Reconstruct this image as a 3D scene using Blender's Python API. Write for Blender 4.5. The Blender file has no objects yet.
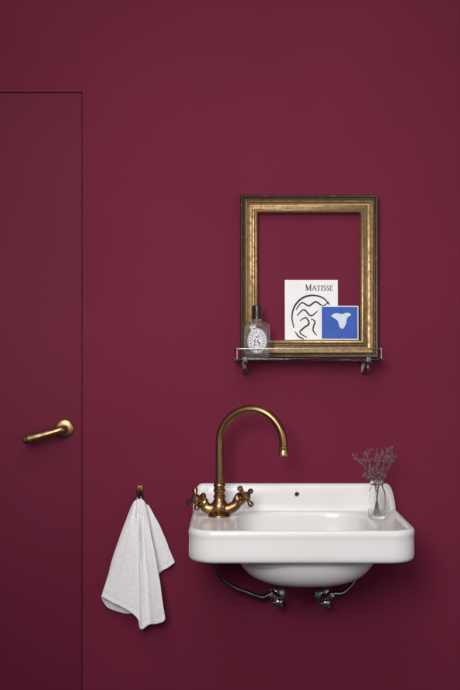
import bpy, bmesh, math, random
from mathutils import Vector, Matrix
random.seed(7)
C = bpy.context.scene.collection
S = 0.0026; D = 2.75; ZC = 1.22
def K(d): return S*(D-d)/D
def P(px, py, d):
    k = K(d); return Vector(((px-230)*k, -d, ZC+(345-py)*k))

# ------------------------------------------------------------ materials
def mat(name, col, rough=0.5, metal=0.0, col2=None, nscale=20, ndetail=4, lo=0.35, hi=0.65, bump=0, bscale=200,
        trans=0, ior=1.45, rough2=None, spec=None, coat=0, bdist=0.001, sheen=0):
    m = bpy.data.materials.new(name); m.use_nodes = True
    nt = m.node_tree; b = nt.nodes['Principled BSDF']
    b.inputs['Base Color'].default_value = (*col, 1)
    b.inputs['Roughness'].default_value = rough; b.inputs['Metallic'].default_value = metal
    b.inputs['IOR'].default_value = ior
    b.inputs['Transmission Weight'].default_value = trans
    b.inputs['Coat Weight'].default_value = coat
    if spec is not None: b.inputs['Specular IOR Level'].default_value = spec
    if sheen: b.inputs['Sheen Weight'].default_value = sheen
    tc = nt.nodes.new('ShaderNodeTexCoord')
    if col2:
        n = nt.nodes.new('ShaderNodeTexNoise'); n.inputs['Scale'].default_value = nscale; n.inputs['Detail'].default_value = ndetail
        nt.links.new(tc.outputs['Object'], n.inputs['Vector'])
        mr = nt.nodes.new('ShaderNodeMapRange'); mr.inputs[1].default_value = lo; mr.inputs[2].default_value = hi
        nt.links.new(n.outputs['Fac'], mr.inputs[0])
        mx = nt.nodes.new('ShaderNodeMix'); mx.data_type = 'RGBA'
        mx.inputs[6].default_value = (*col, 1); mx.inputs[7].default_value = (*col2, 1)
        nt.links.new(mr.outputs[0], mx.inputs[0]); nt.links.new(mx.outputs[2], b.inputs['Base Color'])
        if rough2 is not None:
            r = nt.nodes.new('ShaderNodeMapRange'); r.inputs[3].default_value = rough; r.inputs[4].default_value = rough2
            nt.links.new(mr.outputs[0], r.inputs[0]); nt.links.new(r.outputs[0], b.inputs['Roughness'])
    if bump:
        n2 = nt.nodes.new('ShaderNodeTexNoise'); n2.inputs['Scale'].default_value = bscale; n2.inputs['Detail'].default_value = 3
        nt.links.new(tc.outputs['Object'], n2.inputs['Vector'])
        bp = nt.nodes.new('ShaderNodeBump'); bp.inputs['Strength'].default_value = bump; bp.inputs['Distance'].default_value = bdist
        nt.links.new(n2.outputs['Fac'], bp.inputs['Height']); nt.links.new(bp.outputs[0], b.inputs['Normal'])
    return m
M = {}
M['wall'] = mat('burgundy_paint', (.152,.0148,.0395), .72, col2=(.140,.0131,.0360), nscale=2.2, ndetail=6, bump=.12, bscale=90, spec=.13)
M['door_shaded'] = mat('burgundy_door_shaded', (.134,.0128,.0350), .66, col2=(.124,.0115,.032), nscale=2.2, ndetail=6, bump=.08, bscale=60, spec=.14)  # wall burgundy made darker in colour for the dimmer light on the left
M['dark'] = mat('shadow_gap', (.06,.008,.018), .9)
M['floor'] = mat('dark_floor', (.06,.05,.05), .5, col2=(.04,.035,.035), nscale=6)
M['ceramic'] = mat('white_ceramic', (.755,.742,.732), .20, col2=(.735,.718,.708), nscale=5, spec=.45)
M['brass'] = mat('aged_brass', (.34,.20,.095), .27, 1, col2=(.21,.12,.055), nscale=22, rough2=.37)
M['brass2'] = mat('bright_brass', (.44,.28,.14), .30, 1, col2=(.33,.20,.095), nscale=22, rough2=.38)
M['brassdark'] = mat('dark_brass', (.17,.10,.045), .35, 1, col2=(.07,.04,.02), nscale=60, rough2=.5)
M['chrome'] = mat('worn_chrome', (.40,.39,.38), .22, 1, col2=(.24,.23,.22), nscale=60, rough2=.36)
M['darkmetal'] = mat('dull_bracket_metal', (.20,.19,.185), .34, 1, col2=(.09,.085,.08), nscale=70, rough2=.5)
M['railmetal'] = mat('rail_metal', (.42,.40,.38), .26, 1, col2=(.28,.265,.25), nscale=70)
M['steel_hose'] = mat('dull_steel', (.24,.225,.22), .3, 1, col2=(.13,.12,.115), nscale=150)
M['gilt'] = mat('worn_gilding', (.30,.195,.090), .40, .8, col2=(.15,.088,.040), nscale=95, ndetail=8, lo=.42, hi=.78, rough2=.55, bump=.06, bscale=160)
M['gilt2'] = mat('bright_gilding', (.47,.32,.16), .34, .8, col2=(.25,.15,.068), nscale=95, ndetail=8, lo=.45, hi=.78, rough2=.5, bump=.05, bscale=160)
M['ebony'] = mat('dark_frame_wood', (.046,.026,.015), .42, .25, col2=(.16,.095,.042), nscale=80, ndetail=8, lo=.54, hi=.8, bump=.06, bscale=160)
M['glass'] = mat('clear_glass', (.97,.975,.975), .02, trans=1, ior=1.2)
M['shelfglass'] = mat('shelf_glass', (.93,.98,.96), .02, trans=1, ior=1.3)
M['bottleglass'] = mat('bottle_glass', (.92,.93,.95), .03, trans=.95, ior=1.15, col2=(.90,.91,.94), nscale=25, coat=.5)
M['black'] = mat('black_plastic_hole_shade', (.012,.012,.013), .25, col2=(.016,.015,.016), nscale=80)
M['label'] = mat('pale_label', (.72,.70,.73), .6, col2=(.66,.64,.68), nscale=120)
M['ink'] = mat('black_ink', (.012,.012,.018), .6, col2=(.02,.02,.026), nscale=90)
M['navy'] = mat('navy_ink', (.02,.025,.07), .6, col2=(.03,.03,.08), nscale=90)
M['paper'] = mat('white_paper', (.80,.78,.77), .7, col2=(.77,.75,.745), nscale=30)
M['blue'] = mat('blue_print', (.024,.088,.42), .6, col2=(.020,.075,.36), nscale=40)
M['palewhite'] = mat('pale_print', (.62,.68,.76), .7, col2=(.54,.61,.71), nscale=90)
M['towel'] = mat('white_cotton', (.88,.86,.865), .95, col2=(.79,.77,.78), nscale=190, bump=.8, bscale=420, bdist=.002, sheen=.08)
M['stem'] = mat('dry_stem', (.14,.105,.10), .8, col2=(.10,.07,.07), nscale=90)
M['floret'] = mat('dry_floret', (.24,.165,.215), .85, col2=(.15,.10,.135), nscale=200)

# ------------------------------------------------------------ mesh helpers
class MB:
    def __init__(s): s.v = []; s.f = []
    def add(s, v, f):
        o = len(s.v); s.v += [Vector(p) for p in v]; s.f += [[i+o for i in q] for q in f]; return s
    def loft(s, rings, cap0=True, cap1=True, closed=True):
        n = len(rings[0]); v = [p for r in rings for p in r]; f = []
        for i in range(len(rings)-1):
            for j in range(n if closed else n-1):
                a = i*n+j; b = i*n+(j+1) % n
                f.append([a, b, b+n, a+n])
        if cap0: f.append(list(range(n))[::-1])
        if cap1: f.append([(len(rings)-1)*n+j for j in range(n)])
        return s.add(v, f)
    def lathe(s, prof, org, axis=(0,0,1), seg=32):
        a = Vector(axis).normalized(); q = Vector((0,0,1)).rotation_difference(a); org = Vector(org)
        rings = []
        for r, h in prof:
            r = max(r, 1e-4)
            rings.append([org+q @ Vector((r*math.cos(2*math.pi*k/seg), r*math.sin(2*math.pi*k/seg), h)) for k in range(seg)])
        return s.loft(rings)
    def tube(s, pts, r, seg=12):
        pts = [Vector(p) for p in pts]; n = len(pts)
        rs = r if isinstance(r, (list, tuple)) else [r]*n
        t0 = (pts[1]-pts[0]).normalized()
        u = t0.orthogonal().normalized(); rings = []; prev = t0
        for i, p in enumerate(pts):
            t = (pts[min(i+1, n-1)]-pts[max(i-1, 0)]).normalized()
            u = prev.rotation_difference(t) @ u; u = (u-t*u.dot(t)).normalized(); prev = t
            w = t.cross(u)
            rings.append([p+(u*math.cos(2*math.pi*k/seg)+w*math.sin(2*math.pi*k/seg))*rs[i] for k in range(seg)])
        return s.loft(rings)
    def ball(s, c, r, seg=12, sc=(1,1,1)):
        rings = []; c = Vector(c)
        for i in range(1, seg//2+1):
            a = -math.pi/2+math.pi*(i-.5)/(seg//2)
            rings.append([c+Vector((r*sc[0]*math.cos(a)*math.cos(2*math.pi*k/seg), r*sc[1]*math.cos(a)*math.sin(2*math.pi*k/seg), r*sc[2]*math.sin(a))) for k in range(seg)])
        return s.loft(rings)
    def box(s, x0, x1, y0, y1, z0, z1, bev=0, seg=2):
        bm = bmesh.new(); bmesh.ops.create_cube(bm, size=1)
        for v in bm.verts: v.co = Vector(((x0+x1)/2+v.co.x*(x1-x0), (y0+y1)/2+v.co.y*(y1-y0), (z0+z1)/2+v.co.z*(z1-z0)))
        if bev: bmesh.ops.bevel(bm, geom=bm.edges[:], offset=bev, segments=seg, affect='EDGES', profile=.5)
        bm.verts.index_update()
        s.add([v.co.copy() for v in bm.verts], [[v.index for v in f.verts] for f in bm.faces]); bm.free(); return s
    def build(s, name, m, parent=None, origin=None, angle=40, fix=True):
        """parent: object the mesh is a child of; origin: world position of the thing's base"""
        if origin is None: origin = Vector((0,0,0))
        me = bpy.data.meshes.new(name); me.from_pydata([p-origin for p in s.v], [], s.f); me.update()
        if fix:
            bm = bmesh.new(); bm.from_mesh(me); bmesh.ops.recalc_face_normals(bm, faces=bm.faces); bm.to_mesh(me); bm.free()
        me.shade_smooth(); me.set_sharp_from_angle(angle=math.radians(angle))
        me.materials.append(M[m] if isinstance(m, str) else m)
        o = bpy.data.objects.new(name, me); C.objects.link(o)
        if parent: o.parent = parent
        else: o.location = origin
        return o
def tag(o, label=None, cat=None, group=None, kind=None):
    if label: o['label'] = label
    if cat: o['category'] = cat
    if group: o['group'] = group
    if kind: o['kind'] = kind
    return o
def thing(name, loc, label, cat, group=None):
    e = bpy.data.objects.new(name, None); C.objects.link(e); e.location = loc; e.empty_display_size = .05
    tag(e, label, cat, group); return e
def cr(pts, n=8):
    pts = [Vector(p) for p in pts]; q = [pts[0]*2-pts[1]]+pts+[pts[-1]*2-pts[-2]]; out = []
    for i in range(1, len(q)-2):
        a, b, c, d = q[i-1:i+3]
        for k in range(n):
            t = k/n
            out.append(.5*((2*b)+(c-a)*t+(2*a-5*b+4*c-d)*t*t+(3*b-a-3*c+d)*t**3))
    out.append(pts[-1]); return out
def sm(a, b, x):
    t = min(1, max(0, (x-a)/(b-a))); return t*t*(3-2*t)

# ------------------------------------------------------------ the setting
xg = P(82.5, 0, 0).x               # right edge of the door opening
xd0 = xg-.84                        # left edge of the door opening
zd = P(0, 92, 0).z                  # top of the opening
b = MB()
b.box(xg, 2.2, 0, .14, 0, 2.75); b.box(-2.2, xd0, 0, .14, 0, 2.75); b.box(xd0, xg, 0, .14, zd, 2.75)
tag(b.build('wall_back', 'wall'), kind='structure')
b = MB(); b.box(xg-.03, xg, .048, .12, 0, zd); b.box(xd0, xd0+.03, .048, .12, 0, zd); b.box(xd0+.03, xg-.03, .048, .12, zd-.03, zd)
tag(b.build('gap_light_block', 'dark'), kind='structure')  # dark stop strips added behind the door gap, blocking light from behind
b = MB(); b.box(-2.2, 2.2, -4, .14, -.1, 0); tag(b.build('floor', 'floor'), kind='structure')
G = .0020
b = MB(); b.box(xd0+G, xg-G, .0005, .045, .006, zd-G, bev=.0018)
door = tag(b.build('door_1', 'door_shaded'), kind='structure')
# handle
n0 = P(64.5, 428.5, .0); n0.y = -.008
b = MB()
path = cr([n0, n0+Vector((0,-.024,0)), P(63.5,429,.043), P(60.5,430.0,.052), P(53,432.3,.054), P(44,434.9,.054), P(35,437.4,.053), P(29,439.0,.052), P(26.0,439.8,.052)], 8)
ctrl = [.0100,.0092,.0090,.0092,.0098,.0114,.0132,.0138,.0116]
rs = []
for i in range(len(path)):
    t = i/(len(path)-1)*(len(ctrl)-1); k = min(int(t), len(ctrl)-2); f = t-k; f = f*f*(3-2*f)
    rs.append(ctrl[k]*(1-f)+ctrl[k+1]*f)
e_ = path[-1].copy(); dr = (path[-1]-path[-3]).normalized()
for a in (.3,.6,.9,1.15,1.35,1.5): path.append(e_+dr*.0095*math.sin(a)); rs.append(.0116*math.cos(a))
b.tube(path, rs, 24)
h = b.build('door_handle', 'brass2', door, angle=70); h['label'] = 'brass lever handle with a swollen egg-shaped grip'
b = MB(); b.lathe([(.0245,0),(.0245,.0035),(.0238,.0055),(.0220,.0070),(.0170,.0080),(.0115,.0085),(.0100,.022)], (n0.x, .0004, n0.z), (0,-1,0), 40)
b.build('handle_rose', 'brass2', h, angle=50)

# ------------------------------------------------------------ glass shelf
zs = 1.187
X0, X1 = .0095, .386
sh = thing('glass_shelf', (.198, 0, zs), 'narrow glass wall shelf with thin metal rail and two metal brackets above the washbasin', 'shelf')
so = sh.location.copy()
b = MB(); b.box(X0, X1, -.112, -.002, zs-.006, zs, bev=.0010); b.build('shelf_panel', 'shelfglass', sh, so)
b = MB(); zr = 1.2105
c_ = .012
b.tube([(X0+.003,-.0005,zr),(X0+.003,-.06,zr),(X0+.003,-.108+c_,zr)]+[(X0+.003+c_*(1-math.cos(a)),-.108+c_-c_*math.sin(a),zr) for a in (.4,.8,1.2)]+
       [(X0+.003+c_,-.108,zr),((X0+X1)/2,-.108,zr),(X1-.003-c_,-.108,zr)]+[(X1-.003-c_*(1-math.cos(a)),-.108+c_-c_*math.sin(a),zr) for a in (1.2,.8,.4)]+
       [(X1-.003,-.108+c_,zr),(X1-.003,-.06,zr),(X1-.003,-.0005,zr)], .0019, 10)
b.build('rail', 'railmetal', sh, so)
for x in (X0+.008, X1-.008):
    b = MB(); b.lathe([(.0038,0),(.0038,.0018),(.0020,.003),(.0020,.0210),(.0030,.0220),(.0030,.0260),(.001,.0275)], (x,-.1055,zs), seg=14)
    b.build('rail_post', 'railmetal', sh, so)
for px in (245, 367.5):
    x = P(px, 0, .09).x
    b = MB()
    b.box(x-.0052, x+.0052, -.004, -.0005, zs-.046, zs-.008, bev=.0015)
    b.tube(cr([(x,-.003,zs-.041),(x,-.03,zs-.036),(x,-.06,zs-.024),(x,-.088,zs-.010)], 8), [.0040]*24+[.0036], 12)
    b.box(x-.0062, x+.0062, -.117, -.070, zs-.0105, zs-.0065, bev=.0016)
    b.box(x-.0055, x+.0055, -.117, -.1132, zs-.0105, zs+.003, bev=.0014)
    b.lathe([(.0044,0),(.0044,.003),(.0030,.005),(.0030,.009),(.0044,.012),(.0047,.0155),(.0038,.019),(.0012,.020)], (x,-.100,zs-.010), (0,.12,-1), 16)
    b.build('bracket', 'darkmetal', sh, so)

# ------------------------------------------------------------ gilded frame
fx0 = P(240,0,.02).x; fx1 = P(378,0,.02).x; fz0 = zs+.0002; fz1 = P(0,195,.02).z
fr = thing('picture_frame', ((fx0+fx1)/2, -.015, fz0), 'empty gilded antique picture frame with dark outer edge standing on the glass shelf', 'picture frame')
def sweep(prof):
    m = MB(); rings = []
    for w, hh in prof:
        rings.append([Vector((fx0+w,-hh-.0008,fz0+w)), Vector((fx1-w,-hh-.0008,fz0+w)), Vector((fx1-w,-hh-.0008,fz1-w)), Vector((fx0+w,-hh-.0008,fz1-w))])
    rings.append(rings[0]); m.loft(rings, False, False); return m
fo = fr.location.copy()
sweep([(0,0),(0,.024),(.0012,.0265),(.0030,.0280),(.0052,.0275),(.0072,.0255),(.0082,.0225),(.0095,.022),(.0095,0)]).build('outer_edge', 'ebony', fr, fo, 50)
sweep([(.0096,0),(.0096,.0225),(.0108,.0262),(.0128,.0282),(.0150,.0268),(.0156,.0235),(.0172,.0232),(.0177,.0215),(.0215,.0190),(.0260,.0180),(.0300,.0192),(.0322,.0212),(.0327,.0236),(.0355,.0242),(.0355,0)]).build('gilt_moulding', 'gilt', fr, fo, 28)
sweep([(.0356,0),(.0356,.0235),(.0375,.0270),(.040,.0285),(.0425,.027),(.0445,.0235),(.046,.020),(.046,0)]).build('inner_bead', 'gilt2', fr, fo, 50)
zin = fz0+.046

# ------------------------------------------------------------ things in the frame
class Board:      # a thin board leaning back: u to the right, v up its face, n out of its face
    def __init__(s, xl, xr, zb, yb, yt, hgt):
        s.o = Vector((xl, yb, zb)); a = math.asin((yt-yb)/hgt); s.U = Vector((1,0,0)); s.V = Vector((0,math.sin(a),math.cos(a))); s.N = s.U.cross(s.V)
        s.w = xr-xl; s.h = hgt
    def p(s, u, v, n=0): return s.o+s.U*u+s.V*v+s.N*n
    def slab(s, u0, u1, v0, v1, n0, n1):
        m = MB(); c = [(u0,v0),(u1,v0),(u1,v1),(u0,v1)]
        m.loft([[s.p(u,v,n0) for u,v in c], [s.p(u,v,n1) for u,v in c]]); return m
    def line(s, m, a, c, w, n):
        a = Vector(a); c = Vector(c); d = (c-a).normalized(); q = Vector((-d.y, d.x))*w/2
        m.add([s.p(*(a+q), n), s.p(*(a-q), n), s.p(*(c-q), n), s.p(*(c+q), n)], [[0,1,2,3]])
    def ribbon(s, m, pts, w, n, taper=True):
        pts = cr([Vector((a, c, 0)) for a, c in pts], 8); N = len(pts); v = []
        for i, p in enumerate(pts):
            d = (pts[min(i+1,N-1)]-pts[max(i-1,0)]).normalized(); q = Vector((-d.y, d.x, 0))
            ww = w/2*((.55+.45*math.sin(math.pi*i/(N-1))) if taper else 1)
            v += [s.p(p.x+q.x*ww, p.y+q.y*ww, n), s.p(p.x-q.x*ww, p.y-q.y*ww, n)]
        m.add(v, [[2*i,2*i+1,2*i+3,2*i+2] for i in range(N-1)])
kk = K(.014)
bx0 = P(285,0,.014).x; bx1 = P(338,0,.012).x; bh = P(0,280,.006).z-zin-.0003
bk = Board(bx0, bx1, zin+.0006, -.0135, -.0050, bh)
book = thing('art_book', ((bx0+bx1)/2, -.011, zin+.0006), 'white art book with loose black brush lines leaning inside the gilded frame', 'book')
bo = book.location.copy()
bk.slab(0, bk.w, 0, bk.h, -.0005, 0).build('front_cover', 'paper', book, bo)
bk.slab(.0004, bk.w-.001, .001, bk.h-.001, -.0032, -.00055).build('pages', 'paper', book, bo)
bk.slab(0, bk.w, 0, bk.h, -.0038, -.00325).build('back_cover', 'paper', book, bo)
# title, drawn letter by letter with serifs
def px2(px, py): return ((px-285)*kk, (341-py)*kk)
m = MB(); n_ = .0005
HH = .0132; u0, v0 = px2(305.5, 291.7)
def L(a, c, w): bk.line(m, (u0+cx_+a[0]*sz, v0+a[1]*sz), (u0+cx_+c[0]*sz, v0+c[1]*sz), w*sz*1.1, n_)
def serif(x, y, w=.26): L((x-w/2,y), (x+w/2,y), .06)
cx_ = 0
for ch in 'MATISSE':
    sz = HH*1.22 if ch == 'M' else HH
    if ch == 'M':
        L((.14,0),(.14,1),.10); L((.12,1),(.5,.05),.17); L((.5,.05),(.86,1),.09); L((.86,0),(.86,1),.17)
        serif(.14,.03); serif(.86,.03,.34); serif(.1,.97,.2); serif(.9,.97,.24); adv = 1.07
    elif ch == 'A':
        L((.08,0),(.43,1),.09); L((.43,1),(.82,0),.17); L((.2,.34),(.68,.34),.07); serif(.08,.03); serif(.82,.03,.32); adv = .93
    elif ch == 'T':
        L((.4,0),(.4,1),.16); L((.04,.97),(.76,.97),.08); L((.06,.99),(.06,.75),.06); L((.74,.99),(.74,.75),.06); serif(.4,.03,.36); adv = .84
    elif ch == 'I':
        L((.2,0),(.2,1),.16); serif(.2,.03,.36); serif(.2,.97,.36); adv = .44
    elif ch == 'S':
        pts = [(.5,.78),(.42,.95),(.25,.97),(.1,.84),(.12,.66),(.3,.52),(.48,.36),(.5,.17),(.34,.03),(.14,.06),(.06,.25)]
        bk.ribbon(m, [(u0+cx_+a*sz, v0+c*sz) for a, c in pts], .15*sz, n_); adv = .62
    else:
        L((.16,0),(.16,1),.16); L((.06,.97),(.62,.97),.08); L((.06,.03),(.66,.03),.08); L((.16,.52),(.5,.52),.07); L((.61,.99),(.61,.76),.06); L((.65,0),(.65,.26),.06); adv = .7
    cx_ += adv*sz
m.build('title', 'navy', book, bo, fix=False)
m = MB()
for pts, w in [     # plain loose brush loops
    ([(294,329),(292,318),(295,307),(303,299),(313,296.5),(323,299),(330,306)], .0052),
    ([(296,311),(302,304),(309,307),(316,303),(323,307),(329,303)], .0046),
    ([(297,317),(304,311),(311,317),(318,312)], .0042),
    ([(300,322),(306,319),(309,325),(304,329),(300,334),(307,339)], .0046),
    ([(311,320),(315,323),(313,331),(317,337)], .0042), ([(295,333),(299,338),(304,340.5)], .0042)]:
    bk.ribbon(m, [px2(*p) for p in pts], w, n_)
m.build('brush_lines', 'ink', book, bo, fix=False)

cx0 = P(321,0,.02).x; cx1 = P(358.5,0,.02).x; chh = P(0,306,.016).z-zin-.0003
cb = Board(cx0, cx1, zin+.0006, -.0195, -.0165, chh)
card = thing('postcard', ((cx0+cx1)/2, -.0195, zin+.0006), 'small blue postcard with a pale leaf-like shape leaning in front of the white book', 'postcard')
co = card.location.copy()
cb.slab(0, cb.w, 0, cb.h, -.0009, 0).build('card_sheet', 'paper', card, co)
cb.slab(.0022, cb.w-.0022, .0022, cb.h-.0022, .00005, .0003).build('blue_field', 'blue', card, co)
def cpx(px, py): return ((px-321)*kk, (341-py)*kk)
pts = [(331,317),(336,314.5),(342,315.5),(347,314),(351,316),(347,319.5),(346,325),(343,330),(339.5,328),(338,322.5),(334,319.5)]
m = MB(); cc = Vector((341.5,319.5,0)); q = [Vector((a,c,0)) for a,c in pts]
q = cr(q+[q[0]], 4)[:-1]
m.add([cb.p(*cpx(cc.x,cc.y), .0006)]+[cb.p(*cpx(p.x,p.y), .0006) for p in q], [[0,i+1,(i+1)%len(q)+1] for i in range(len(q))])
m.build('pale_shape', 'palewhite', card, co, fix=False)

# ------------------------------------------------------------ scent bottle
d_ = .072; bc = P(257, 0, d_); bc.z = zs+.0003
bt = thing('scent_bottle', bc, 'clear oval glass bottle with black cap and pale label on the shelf', 'bottle')
RX, RY, NE = .0335, .017, 2.8
def se(a, rx, ry, n): 
    c, s = math.cos(a), math.sin(a)
    return rx*math.copysign(abs(c)**(2/n), c), ry*math.copysign(abs(s)**(2/n), s)
b = MB(); rings = []
for z, fx, fy in [(0,.90,.80),(.0012,.96,.90),(.003,.995,.97),(.008,1,1),(.03,1,1),(.05,1,1),(.074,1,1),(.0805,.985,.98),(.0855,.93,.93),(.0890,.80,.86),(.0912,.58,.76),(.0925,.40,.67),(.0955,.345,.64),(.0985,.345,.64)]:
    rings.append([bc+Vector((*se(2*math.pi*k/48, RX*fx, RY*fy, NE if z<.088 else 2.1), z)) for k in range(48)])
b.loft(rings); b.build('bottle_body', 'bottleglass', bt, bc)
b = MB(); b.lathe([(.0120,.0987),(.0132,.0995),(.0132,.105),(.0125,.106),(.0125,.128),(.0118,.1315),(.0095,.133)], bc, seg=32); b.build('cap', 'black', bt, bc)
def front(x, z, off): 
    return bc+Vector((x, -RY*max(0,(1-abs(x/RX)**NE))**(1/NE)-off, z))
LS = .92
def lab(a0, b0, a1, b1, off, zc=.043):
    m = MB(); N = 48; R = 10; v = []; f = []
    for i in range(R+1):
        t = i/R
        for k in range(N):
            an = 2*math.pi*k/N; v.append(front(LS*(a0+(a1-a0)*t)*math.cos(an), zc+LS*(b0+(b1-b0)*t)*math.sin(an), off))
    for i in range(R):
        for k in range(N): f.append([i*N+k, i*N+(k+1)%N, (i+1)*N+(k+1)%N, (i+1)*N+k])
    return m.add(v, f)
lb = lab(.0002,.0002,.0262,.0345,.0007).build('label', 'label', bt, bc, fix=False)
m = lab(.0236,.0320,.0247,.0332,.0011)
m2 = lab(.0140,.0200,.0147,.0207,.0011); m.add(m2.v, m2.f)
for k in range(22):
    a = 2*math.pi*k/22; x = LS*.0190*math.cos(a); z = .043+LS*.0262*math.sin(a)
    if k % 11 == 5: continue
    t = Vector((-math.sin(a), math.cos(a))); r = Vector((math.cos(a), math.sin(a)))
    q = [(.0022*sx*t+.0022*sy*r) for sx, sy in ((-1,-1),(.2,-1),(.6,1),(-.3,1))]
    m.add([front(x+p.x, z+p.y, .0011) for p in q], [[0,1,2,3]])
for k in range(34):
    x = random.uniform(-.009,.009); z = .043+random.uniform(-.013,.013); s = random.uniform(.0009,.0020)
    m.add([front(x+s*math.cos(j*1.256+k), z+s*math.sin(j*1.256+k), .0011) for j in range(5)], [[0,1,2,3,4]])
m.build('label_print', 'ink', lb, bc, fix=False)

# ------------------------------------------------------------ washbasin
SX, SY, HX, HY = .165, -.1865, .2605, .1855
BX, BY, BA, BB, BN = .1775, -.200, .161, .149, 3.8
UY = -.191; BACK = 1.75
def sdf(x, y, e):
    cy = SY+e*(1-BACK)/2; hy = HY-e*(1+BACK)/2
    px, py = x-SX, y-cy; r = max((.064 if py < 0 else .04)-e, .006)
    qx, qy = abs(px)-(HX-e)+r, abs(py)-hy+r
    return min(max(qx,qy),0)+math.hypot(max(qx,0),max(qy,0))-r
NR = 480
angs = [2*math.pi*k/NR for k in range(NR)]
cache = {}
def outline(e):
    if e not in cache:
        o = []
        for a in angs:
            lo, hi = 0, .5; c, s = math.cos(a), math.sin(a)
            for _ in range(34):
                mid = (lo+hi)/2
                if sdf(BX+c*mid, BY+s*mid, e) < 0: lo = mid
                else: hi = mid
            o.append((BX+c*lo, BY+s*lo))
        cache[e] = o
    return cache[e]
def superell(n, A=BA, B=BB):
    o = []
    for a in angs:
        c, s = math.cos(a), math.sin(a); r = (abs(c/A)**n+abs(s/B)**n)**(-1/n); o.append((c*r, s*r))
    return o
bowl = superell(BN); bowl2 = superell(2.8); under = superell(2.3, .163, .137)
o0 = outline(0)
raise_w = [sm(-.046, -.010, y) for x, y in o0]
RH = .061
loops = [('U',.03,.646,0),('U',.25,.6463,0),('U',.45,.6485,0),('U',.62,.6535,0),('U',.76,.662,0),('U',.87,.6735,0),('U',.95,.688,0),('U',1.0,.702,0),('U',1.015,.710,0),('U',1.02,.714,0),('U',1.045,.717,0),('U',1.05,.7285,0),
 ('O',.026,.7285,0),('O',.016,.7268,0),('O',.010,.7270,0),('O',.0055,.7285,0),('O',.0026,.7315,0),('O',.0010,.7365,0),('O',.0006,.746,0),('O',.0010,.760,0),('O',.0014,.773,.4),('O',.0014,.781,.85),('O',.0006,.7855,1),('O',.0,.790,1),('O',.0006,.7945,1),('O',.0020,.7980,1),('O',.0042,.8005,1),('O',.0068,.8015,1),('O',.0094,.8012,1),('O',.0118,.8000,.995),('O',.0136,.7983,.97),('O',.0150,.797,.88),('O',.0162,.796,.62),('O',.0172,.7954,.28),('O',.0184,.795,.08),('O',.0200,.7948,0),
 ('M',.5,.7947,0),('B',1.022,.7945,0),('B',1.011,.7935,0),('B',1.0,.791,0),('B',.990,.786,0),('B',.982,.777,0),('B',.974,.762,0),('B',.963,.745,0),('B',.945,.725,0),('B',.915,.708,0),('B',.86,.692,0),('B',.76,.680,0),('B',.60,.671,0),('B',.4,.664,0),('B',.2,.661,0),('B',.03,.660,0)]
rings = []
for kind, p, z, rw in loops:
    if kind == 'B':
        w = 1-sm(.68,.755,z)        # boxy walls at the top, rounder towards the drain
        dy = .006*w
        rings.append([Vector((BX+(x*(1-w)+ux*w)*p, BY+dy+(y*(1-w)+uy*w)*p*(1-.08*w), z)) for (x, y), (ux, uy) in zip(bowl, bowl2)])
    elif kind == 'U': rings.append([Vector((BX+.006+x*p, UY+y*p, z)) for x, y in under])
    elif kind == 'O': rings.append([Vector((x, y, z+RH*rw*w)) for (x, y), w in zip(outline(p), raise_w)])
    else:
        oo = outline(.0200)
        rings.append([Vector((ox*(1-p)+(BX+x*1.022)*p, oy*(1-p)+(BY+y*1.022)*p, z)) for (ox, oy), (x, y) in zip(oo, bowl)])
sk = thing('washbasin', (SX, -.001, .72), 'white ceramic wall-hung washbasin with a raised back edge and deep rounded bowl', 'sink')
ko = sk.location.copy()
b = MB(); b.loft(rings); b.build('basin', 'ceramic', sk, ko, 60)
ov = P(297, 494.5, .030)
b = MB(); b.lathe([(.0066,0),(.0066,.0032),(.0058,.0042),(.0044,.0040),(.0040,.0030)], (ov.x, -.0262, ov.z), (0,-1,.05), 24); orr = b.build('overflow_ring', 'chrome', sk, ko)
b = MB(); b.lathe([(.0039,0),(.0039,.0034)], (ov.x, -.0262, ov.z), (0,-1,.05), 20); b.build('overflow_hole_shade', 'black', orr, ko)  # solid black disc, its colour standing in for the shade inside the opening
b = MB(); b.lathe([(.026,0),(.026,.0015),(.022,.003),(.019,.0015),(.004,.001)], (BX, BY+.006, .6608), seg=32); b.build('drain', 'chrome', sk, ko)

# ------------------------------------------------------------ brass mixer tap
ZD = .7950
fc = P(219.5, 0, .12); fc.z = ZD
fa = thing('mixer_tap', fc, 'aged brass swan-neck mixer tap with two cross handles at the left of the washbasin', 'tap')
b = MB(); b.lathe([(.0285,0),(.0285,.0025),(.0265,.005),(.0210,.0075),(.0180,.010)], fc, seg=36); b.build('base', 'brass', fa, fc)
b = MB()
b.lathe([(.0175,.0095),(.0195,.013),(.0220,.018),(.0226,.024),(.0213,.030),(.0176,.0355),(.0143,.040),(.0134,.044),(.0154,.047),(.0154,.050),(.0128,.053),(.0128,.060)], fc, seg=36)
hands = []
for sx, px, py in ((-1,196,499), (1,245.5,496.5)):
    hp = P(px, py, .140); st = fc+Vector((sx*.010,-.002,.021))
    ax = Vector((sx*.62,-.65,.36)).normalized()
    inner = hp-ax*.020
    b.tube(cr([st, st+Vector((sx*.012,-.002,-.003)), (st+inner)/2+Vector((sx*.008,.002,-.006)), inner-ax*.006, inner], 6), .0134, 16)
    b.lathe([(.0134,0),(.0164,.002),(.0164,.006),(.0134,.008),(.0110,.011),(.0110,.013)], inner-ax*.004, ax, 24)
    hands.append((hp, ax))
b.build('tap_body', 'brass', fa, fc)
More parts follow.
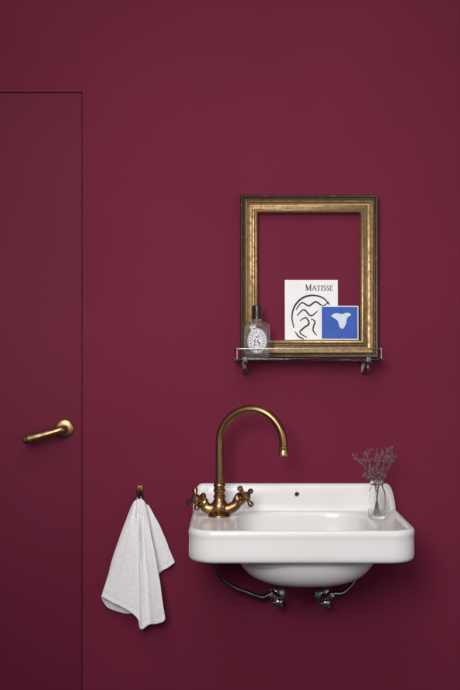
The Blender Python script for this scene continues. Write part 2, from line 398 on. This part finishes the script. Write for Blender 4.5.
for hp, ax in hands:
    hb = MB()
    hb.lathe([(.008,-.011),(.008,-.004),(.0112,-.003),(.0124,0),(.0112,.004),(.008,.005)], hp, ax, 24)
    u = Vector((0,0,1)).cross(ax).normalized(); w = ax.cross(u)
    for k in range(4):
        an = math.pi/4*.6+k*math.pi/2; dd = u*math.cos(an)+w*math.sin(an)
        hb.tube([hp+dd*.006, hp+dd*.011, hp+dd*.016, hp+dd*.0210, hp+dd*.0242, hp+dd*.0280, hp+dd*.0308], [.0056,.0047,.0051,.0066,.0074,.0066,.0022], 12)
    hd = hb.build('cross_handle', 'brass', fa, fc)
    hb = MB(); hb.lathe([(.0096,.0045),(.0104,.006),(.0094,.009),(.005,.0105),(.0005,.011)], hp, ax, 20); hb.build('handle_cap', 'brass2', hd, fc)
# swan neck
e0 = Vector((fc.x, fc.y, fc.z+.054)); e1 = P(283.5, 452, .165)
zA = .977
hv = Vector((e1.x-e0.x, e1.y-e0.y, 0)); R = hv.length/2; hv.normalize()
pts = [e0, Vector((e0.x,e0.y,.88)), Vector((e0.x,e0.y,.93)), Vector((e0.x,e0.y,zA-.012))]
for i in range(33):
    a = math.pi-math.pi*i/32; pts.append(Vector((e0.x,e0.y,zA))+hv*R*(1+math.cos(a))+Vector((0,0,R*math.sin(a)*1.04)))
pts += [Vector((e1.x,e1.y,zA-.008)), Vector((e1.x,e1.y,e1.z+.004))]
b = MB(); b.tube(pts, .0099, 22); sp = b.build('spout', 'brass', fa, fc)
b = MB(); b.lathe([(.0101,0),(.0117,-.001),(.0121,-.004),(.0111,-.006),(.0115,-.009),(.0130,-.014),(.0138,-.018),(.0138,-.021),(.0122,-.0225),(.0099,-.0215),(.0082,-.018)], (e1.x,e1.y,e1.z+.013), seg=28); b.build('spout_nozzle', 'brass2', sp, fc)
b = MB(); b.lathe([(.0138,.0595),(.0152,.061),(.0152,.066),(.0132,.068),(.0132,.071),(.0146,.073),(.0146,.079),(.0124,.082),(.0112,.083),(.0112,.087),(.0101,.088)], Vector((e0.x,e0.y,fc.z)), seg=32); b.build('spout_collar', 'brass', fa, fc)

# ------------------------------------------------------------ valves below
def valve(px, py, label, hose):
    c = P(px, py, .055); base = Vector((c.x, 0, c.z))
    t = thing('angle_valve', base, label, 'valve', 'chrome valves under the washbasin')
    m = MB(); m.lathe([(.023,.0006),(.023,.003),(.019,.007),(.012,.009),(.0095,.010)], base, (0,-1,0), 30); m.build('rosette', 'chrome', t, base)
    m = MB(); m.tube([base+Vector((0,-.008,0)), base+Vector((0,-.03,0)), base+Vector((0,-.058,0))], .0085, 16)
    m.lathe([(.0115,0),(.0125,.003),(.0125,.017),(.0115,.020)], base+Vector((0,-.042,0)), (0,-1,0), 20)
    s = 1 if px > 300 else -1
    ax = Vector((s*.75,0,.66)) 
    m.tube([base+Vector((0,-.05,0)), base+Vector((0,-.05,0))+ax*.016], .0075, 14)
    m.lathe([(.010,0),(.011,.002),(.011,.011),(.010,.013)], base+Vector((0,-.05,0))+ax*.013, ax, 6)
    m.build('valve_body', 'chrome', t, base)
    m = MB(); hc_ = base+Vector((0,-.062,-.001)); ha = Vector((0,-1,-.15)).normalized()
    m.lathe([(.005,-.004),(.005,.004),(.009,.005),(.0112,.008),(.0118,.012),(.0112,.016),(.009,.0185),(.004,.020)], hc_, ha, 24)
    for k in range(5):
        a = math.tau/5*k+.5; m.ball(hc_+Vector((math.cos(a)*.0110,-.012,math.sin(a)*.0110-.002)), .0042, 10)
    m.build('valve_handle', 'chrome', t, base)
    st = base+Vector((0,-.05,0))+ax*.026
    m = MB(); m.tube(cr([st]+hose, 10), .0058, 14)
    e = Vector(hose[-1]); m.lathe([(.0080,0),(.0090,-.003),(.0090,-.013),(.0062,-.016)], e, (0,0,1), 6)
    m.build('supply_hose', 'steel_hose', t, base)
valve(278, 600, 'left chrome valve under the washbasin, its steel hose curving up to the tap',
      [P(262,597,.058), P(246,592,.066), P(230,585,.08), P(219,575,.10), P(215.5,566,.112), Vector((P(214.5,0,.12).x,-.12,.7260))])
valve(325, 601, 'right chrome valve under the washbasin, beneath the right half of the bowl',
      [P(344,592,.040), P(356,578,.030), P(357,563,.026), Vector((P(352,0,.024).x,-.024,.7265))])

# ------------------------------------------------------------ glass vase with dried sprigs
vc = P(376.8, 0, .150); vc.z = ZD
vs = thing('bud_vase', vc, 'small clear glass bottle vase holding dried sprigs on the right of the washbasin', 'vase')
b = MB()
b.lathe([(.004,0),(.0175,0),(.0196,.002),(.0208,.006),(.0214,.03),(.0216,.056),(.0210,.063),(.0188,.069),(.0165,.073),(.0155,.077),(.0155,.083),(.0172,.087),(.0176,.0893),(.0165,.0905),
         (.0152,.0893),(.0138,.084),(.0137,.077),(.0148,.0725),(.0171,.068),(.0193,.062),(.0198,.056),(.0196,.03),(.0190,.010),(.016,.006),(.004,.005)], vc, seg=40)
b.build('vase_glass', 'glass', vs, vc)
tips = [((358,459),.150,'leaning furthest left'),((366,452),.135,'rising left of the middle'),((377,448.5),.155,'standing tallest and most upright'),((387.5,451.5),.140,'rising right of the middle'),((397,456),.155,'leaning furthest right')]
for i, ((tx, ty), td, how) in enumerate(tips):
    tip = P(tx, ty, td)
    ang = 2*math.pi*i/5+.4
    a0 = vc+Vector((-(tx-376.3)*.0004, .004*math.sin(ang), .009)); a1 = vc+Vector(((tx-376.3)*.00036, .0045*math.sin(ang), .086))
    mid = (a1*.55+tip*.45)+Vector((0,0,.004))
    root = a0.copy()
    t = thing('dried_sprig', root, 'dried purple-grey sprig in the glass vase, '+how, 'dried flower', 'dried sprigs in the glass vase')
    main = cr([a0, (a0+a1)/2, a1, mid, tip], 8)
    st = MB(); fl = MB(); st.tube(main, [.0010]*len(main), 6)
    ends = [tip]
    for k in range(9):
        j = random.randint(17, len(main)-2); p = main[j]; 
        dv = Vector((random.uniform(-1,1), random.uniform(-.7,.7), random.uniform(.1,.8))).normalized()*random.uniform(.012,.027)
        q = p+dv; st.tube([p, p+dv*.5+Vector((0,0,-.0015)), q], [.0008,.0007,.0005], 5); ends.append(q)
        for kk_ in range(2):
            dv2 = Vector((random.uniform(-1,1), random.uniform(-.7,.7), random.uniform(0,1))).normalized()*random.uniform(.005,.010)
            st.tube([p+dv*.6, p+dv*.6+dv2], [.0006,.0004], 4); ends.append(p+dv*.6+dv2)
    for e in ends:
        for k in range(2):
            fl.ball(e+Vector((random.uniform(-.0016,.0016),random.uniform(-.0016,.0016),random.uniform(-.002,.002))), random.uniform(.0008,.0014), 6, (1,1,1.7))
    st.build('stem', 'stem', t, root); fl.build('florets', 'floret', t, root)

# ------------------------------------------------------------ hook and towel
hk0 = P(140, 492, 0)
hk = thing('wall_hook', hk0, 'small dark brass wall hook carrying the white towel', 'hook')
b = MB(); b.box(hk0.x-.0085, hk0.x+.0085, -.004, -.0004, hk0.z-.020, hk0.z+.017, bev=.0017)
b.ball(hk0+Vector((0,-.004,.011)), .0028, 10); b.build('hook_plate', 'brassdark', hk, hk0)
b = MB(); z0 = hk0.z
b.tube(cr([(hk0.x,-.003,z0-.006),(hk0.x,-.014,z0-.0145),(hk0.x,-.024,z0-.0145),(hk0.x,-.031,z0-.006),(hk0.x,-.033,z0+.005)], 8), .0040, 12)
b.ball((hk0.x,-.033,z0+.007), .0058, 12); b.build('hook_prong', 'brassdark', hk, hk0)

# one sheet gathered at the hook: hidden back layer with a corner showing below, broad front panel, overlap edge, right lobe behind
bot = [(150,606,.008),(130,614,.010),(112,609,.012),(105.0,604.5,.016),(101.5,597.5,.028),(106,598.5,.036),(117,604.5,.042),(128,611.0,.046),(137.5,618,.048),(140.5,628.5,.046),(149,625.5,.052),(156,623.5,.061),(164,620.5,.070),(164,615,.064),(159,600,.040),(155,582,.016),(159.5,573,.012),(167,568,.018),(174.5,562.0,.020),(168,567,.010),(150,582,.006)]
top = [(140,506,.013),(136,505.5,.015),(134.3,505,.017),(133.6,504.5,.020),(133.6,503,.023),(134.4,501.6,.027),(135.6,500.4,.031),(137.2,499.5,.034),(138.8,499.0,.036),(140.2,499.0,.037),(141.6,499.3,.037),(143,500.2,.036),(144.4,501.8,.034),(145.2,503,.030),(145.4,503.6,.026),(145.4,504,.022),(146.2,504.4,.020),(147.2,504.8,.019),(148,505.4,.017),(147,506,.013),(144,506,.011)]
nb = 10
bc_ = cr([P(*p) for p in bot], nb); tc_ = cr([P(*p) for p in top], nb)
rows = 150; rng = []; nj = len(tc_)
def bumpf(u, c, w): return math.exp(-((u-c)/w)**2)
for i in range(rows+1):
    t = i/rows; r = []
    for j, (a, c) in enumerate(zip(tc_, bc_)):
        u = j/(nj-1); s = math.sin(math.pi*t)
        p = a.lerp(c, t)
        te = t**.86                                                      # shoulders fall outward a little faster than straight
        p.x = a.x+(c.x-a.x)*te
        fw = sm(.20,.30,u)*(1-sm(.62,.66,u))
        p.y -= .006*s*fw
        p.y -= .0026*math.sin(u*70+t*1.2)*math.exp(-((t-.10)/.10)**2)*sm(.2,.28,u)*(1-sm(.66,.9,u))
        p.y -= .0090*bumpf(u,.445+.02*t,.014)*sm(.04,.25,t)*(1-.35*t)     # one diagonal fold running to the lower corner
        p.y += .0060*bumpf(u,.490+.02*t,.020)*sm(.08,.35,t)*(1-.3*t)
        p.y -= .0036*bumpf(u,.335-.05*t,.012)*sm(.12,.4,t)*(1-.5*t)       # a second, shallower crease
        p.y += .0006*bumpf(t,.955,.008)                                   # stitched hem
        p.x += (.0012*math.sin(t*7.5+u*5)+.0005*math.sin(t*19+u*30))*s
        p.z += .0014*math.sin(u*41)*sm(.85,1,t)
        p.y = min(p.y, -.004)
        r.append(p)
    rng.append(r)
tw0 = P(140, 502, .03)
b = MB(); b.loft(rng, False, False, closed=False)
tw = b.build('hand_towel', 'towel', None, tw0, 80, fix=False)
tag(tw, 'white woven cotton hand towel draped from the small wall hook beside the door', 'towel')
md = tw.modifiers.new('thick', 'SOLIDIFY'); md.thickness = .0022; md.offset = 0
b = MB(); lp = [(hk0.x-.0048,-.028,z0-.024),(hk0.x-.0046,-.0235,z0-.014),(hk0.x-.0025,-.021,z0-.0085),(hk0.x+.0025,-.021,z0-.0085),(hk0.x+.0046,-.0235,z0-.014),(hk0.x+.0048,-.028,z0-.024)]
b.tube(cr(lp, 6), .0014, 8); b.build('hanging_loop', 'towel', tw, tw0)

# ------------------------------------------------------------ light
def aim(o, t): o.rotation_euler = (Vector(t)-o.location).to_track_quat('-Z', 'Y').to_euler()
def area(name, loc, tgt, size, pw, col=(1,1,1), spread=180):
    l = bpy.data.lights.new(name, 'AREA'); l.size = size; l.energy = pw; l.color = col; l.spread = math.radians(spread)
    o = bpy.data.objects.new(name, l); C.objects.link(o); o.location = loc; aim(o, tgt); return o
l = bpy.data.lights.new('soft_spot', 'SPOT'); l.energy = 220; l.spot_size = math.radians(53); l.spot_blend = 1; l.shadow_soft_size = .5; l.color = (1,.98,.97)
o = bpy.data.objects.new('soft_spot', l); C.objects.link(o); o.location = (-.45,-2.85,1.85); aim(o, (.14,0,1.06))
area('ceiling_softbox', (-.10,-1.9,2.75), (.05,0,1.0), 1.5, 25, (1,.985,.975))
area('fill_light', (1.9,-2.1,1.2), (.1,0,.8), 1.2, 9, (.95,.97,1))  # added fill from the right to lift the lower wall, no real window
w = bpy.data.worlds.new('world'); bpy.context.scene.world = w; w.use_nodes = True
w.node_tree.nodes['Background'].inputs[0].default_value = (.95,.94,1,1); w.node_tree.nodes['Background'].inputs[1].default_value = .165
# ------------------------------------------------------------ camera
cd = bpy.data.cameras.new('camera'); cam = bpy.data.objects.new('camera', cd); C.objects.link(cam)
cam.location = (0,-D,ZC); cam.rotation_euler = (math.pi/2,0,0)
cd.sensor_fit = 'HORIZONTAL'; cd.sensor_width = 36; cd.lens = 36*D/(460*S)
bpy.context.scene.camera = cam
try: bpy.context.scene.view_settings.view_transform = 'Standard'
except Exception: pass
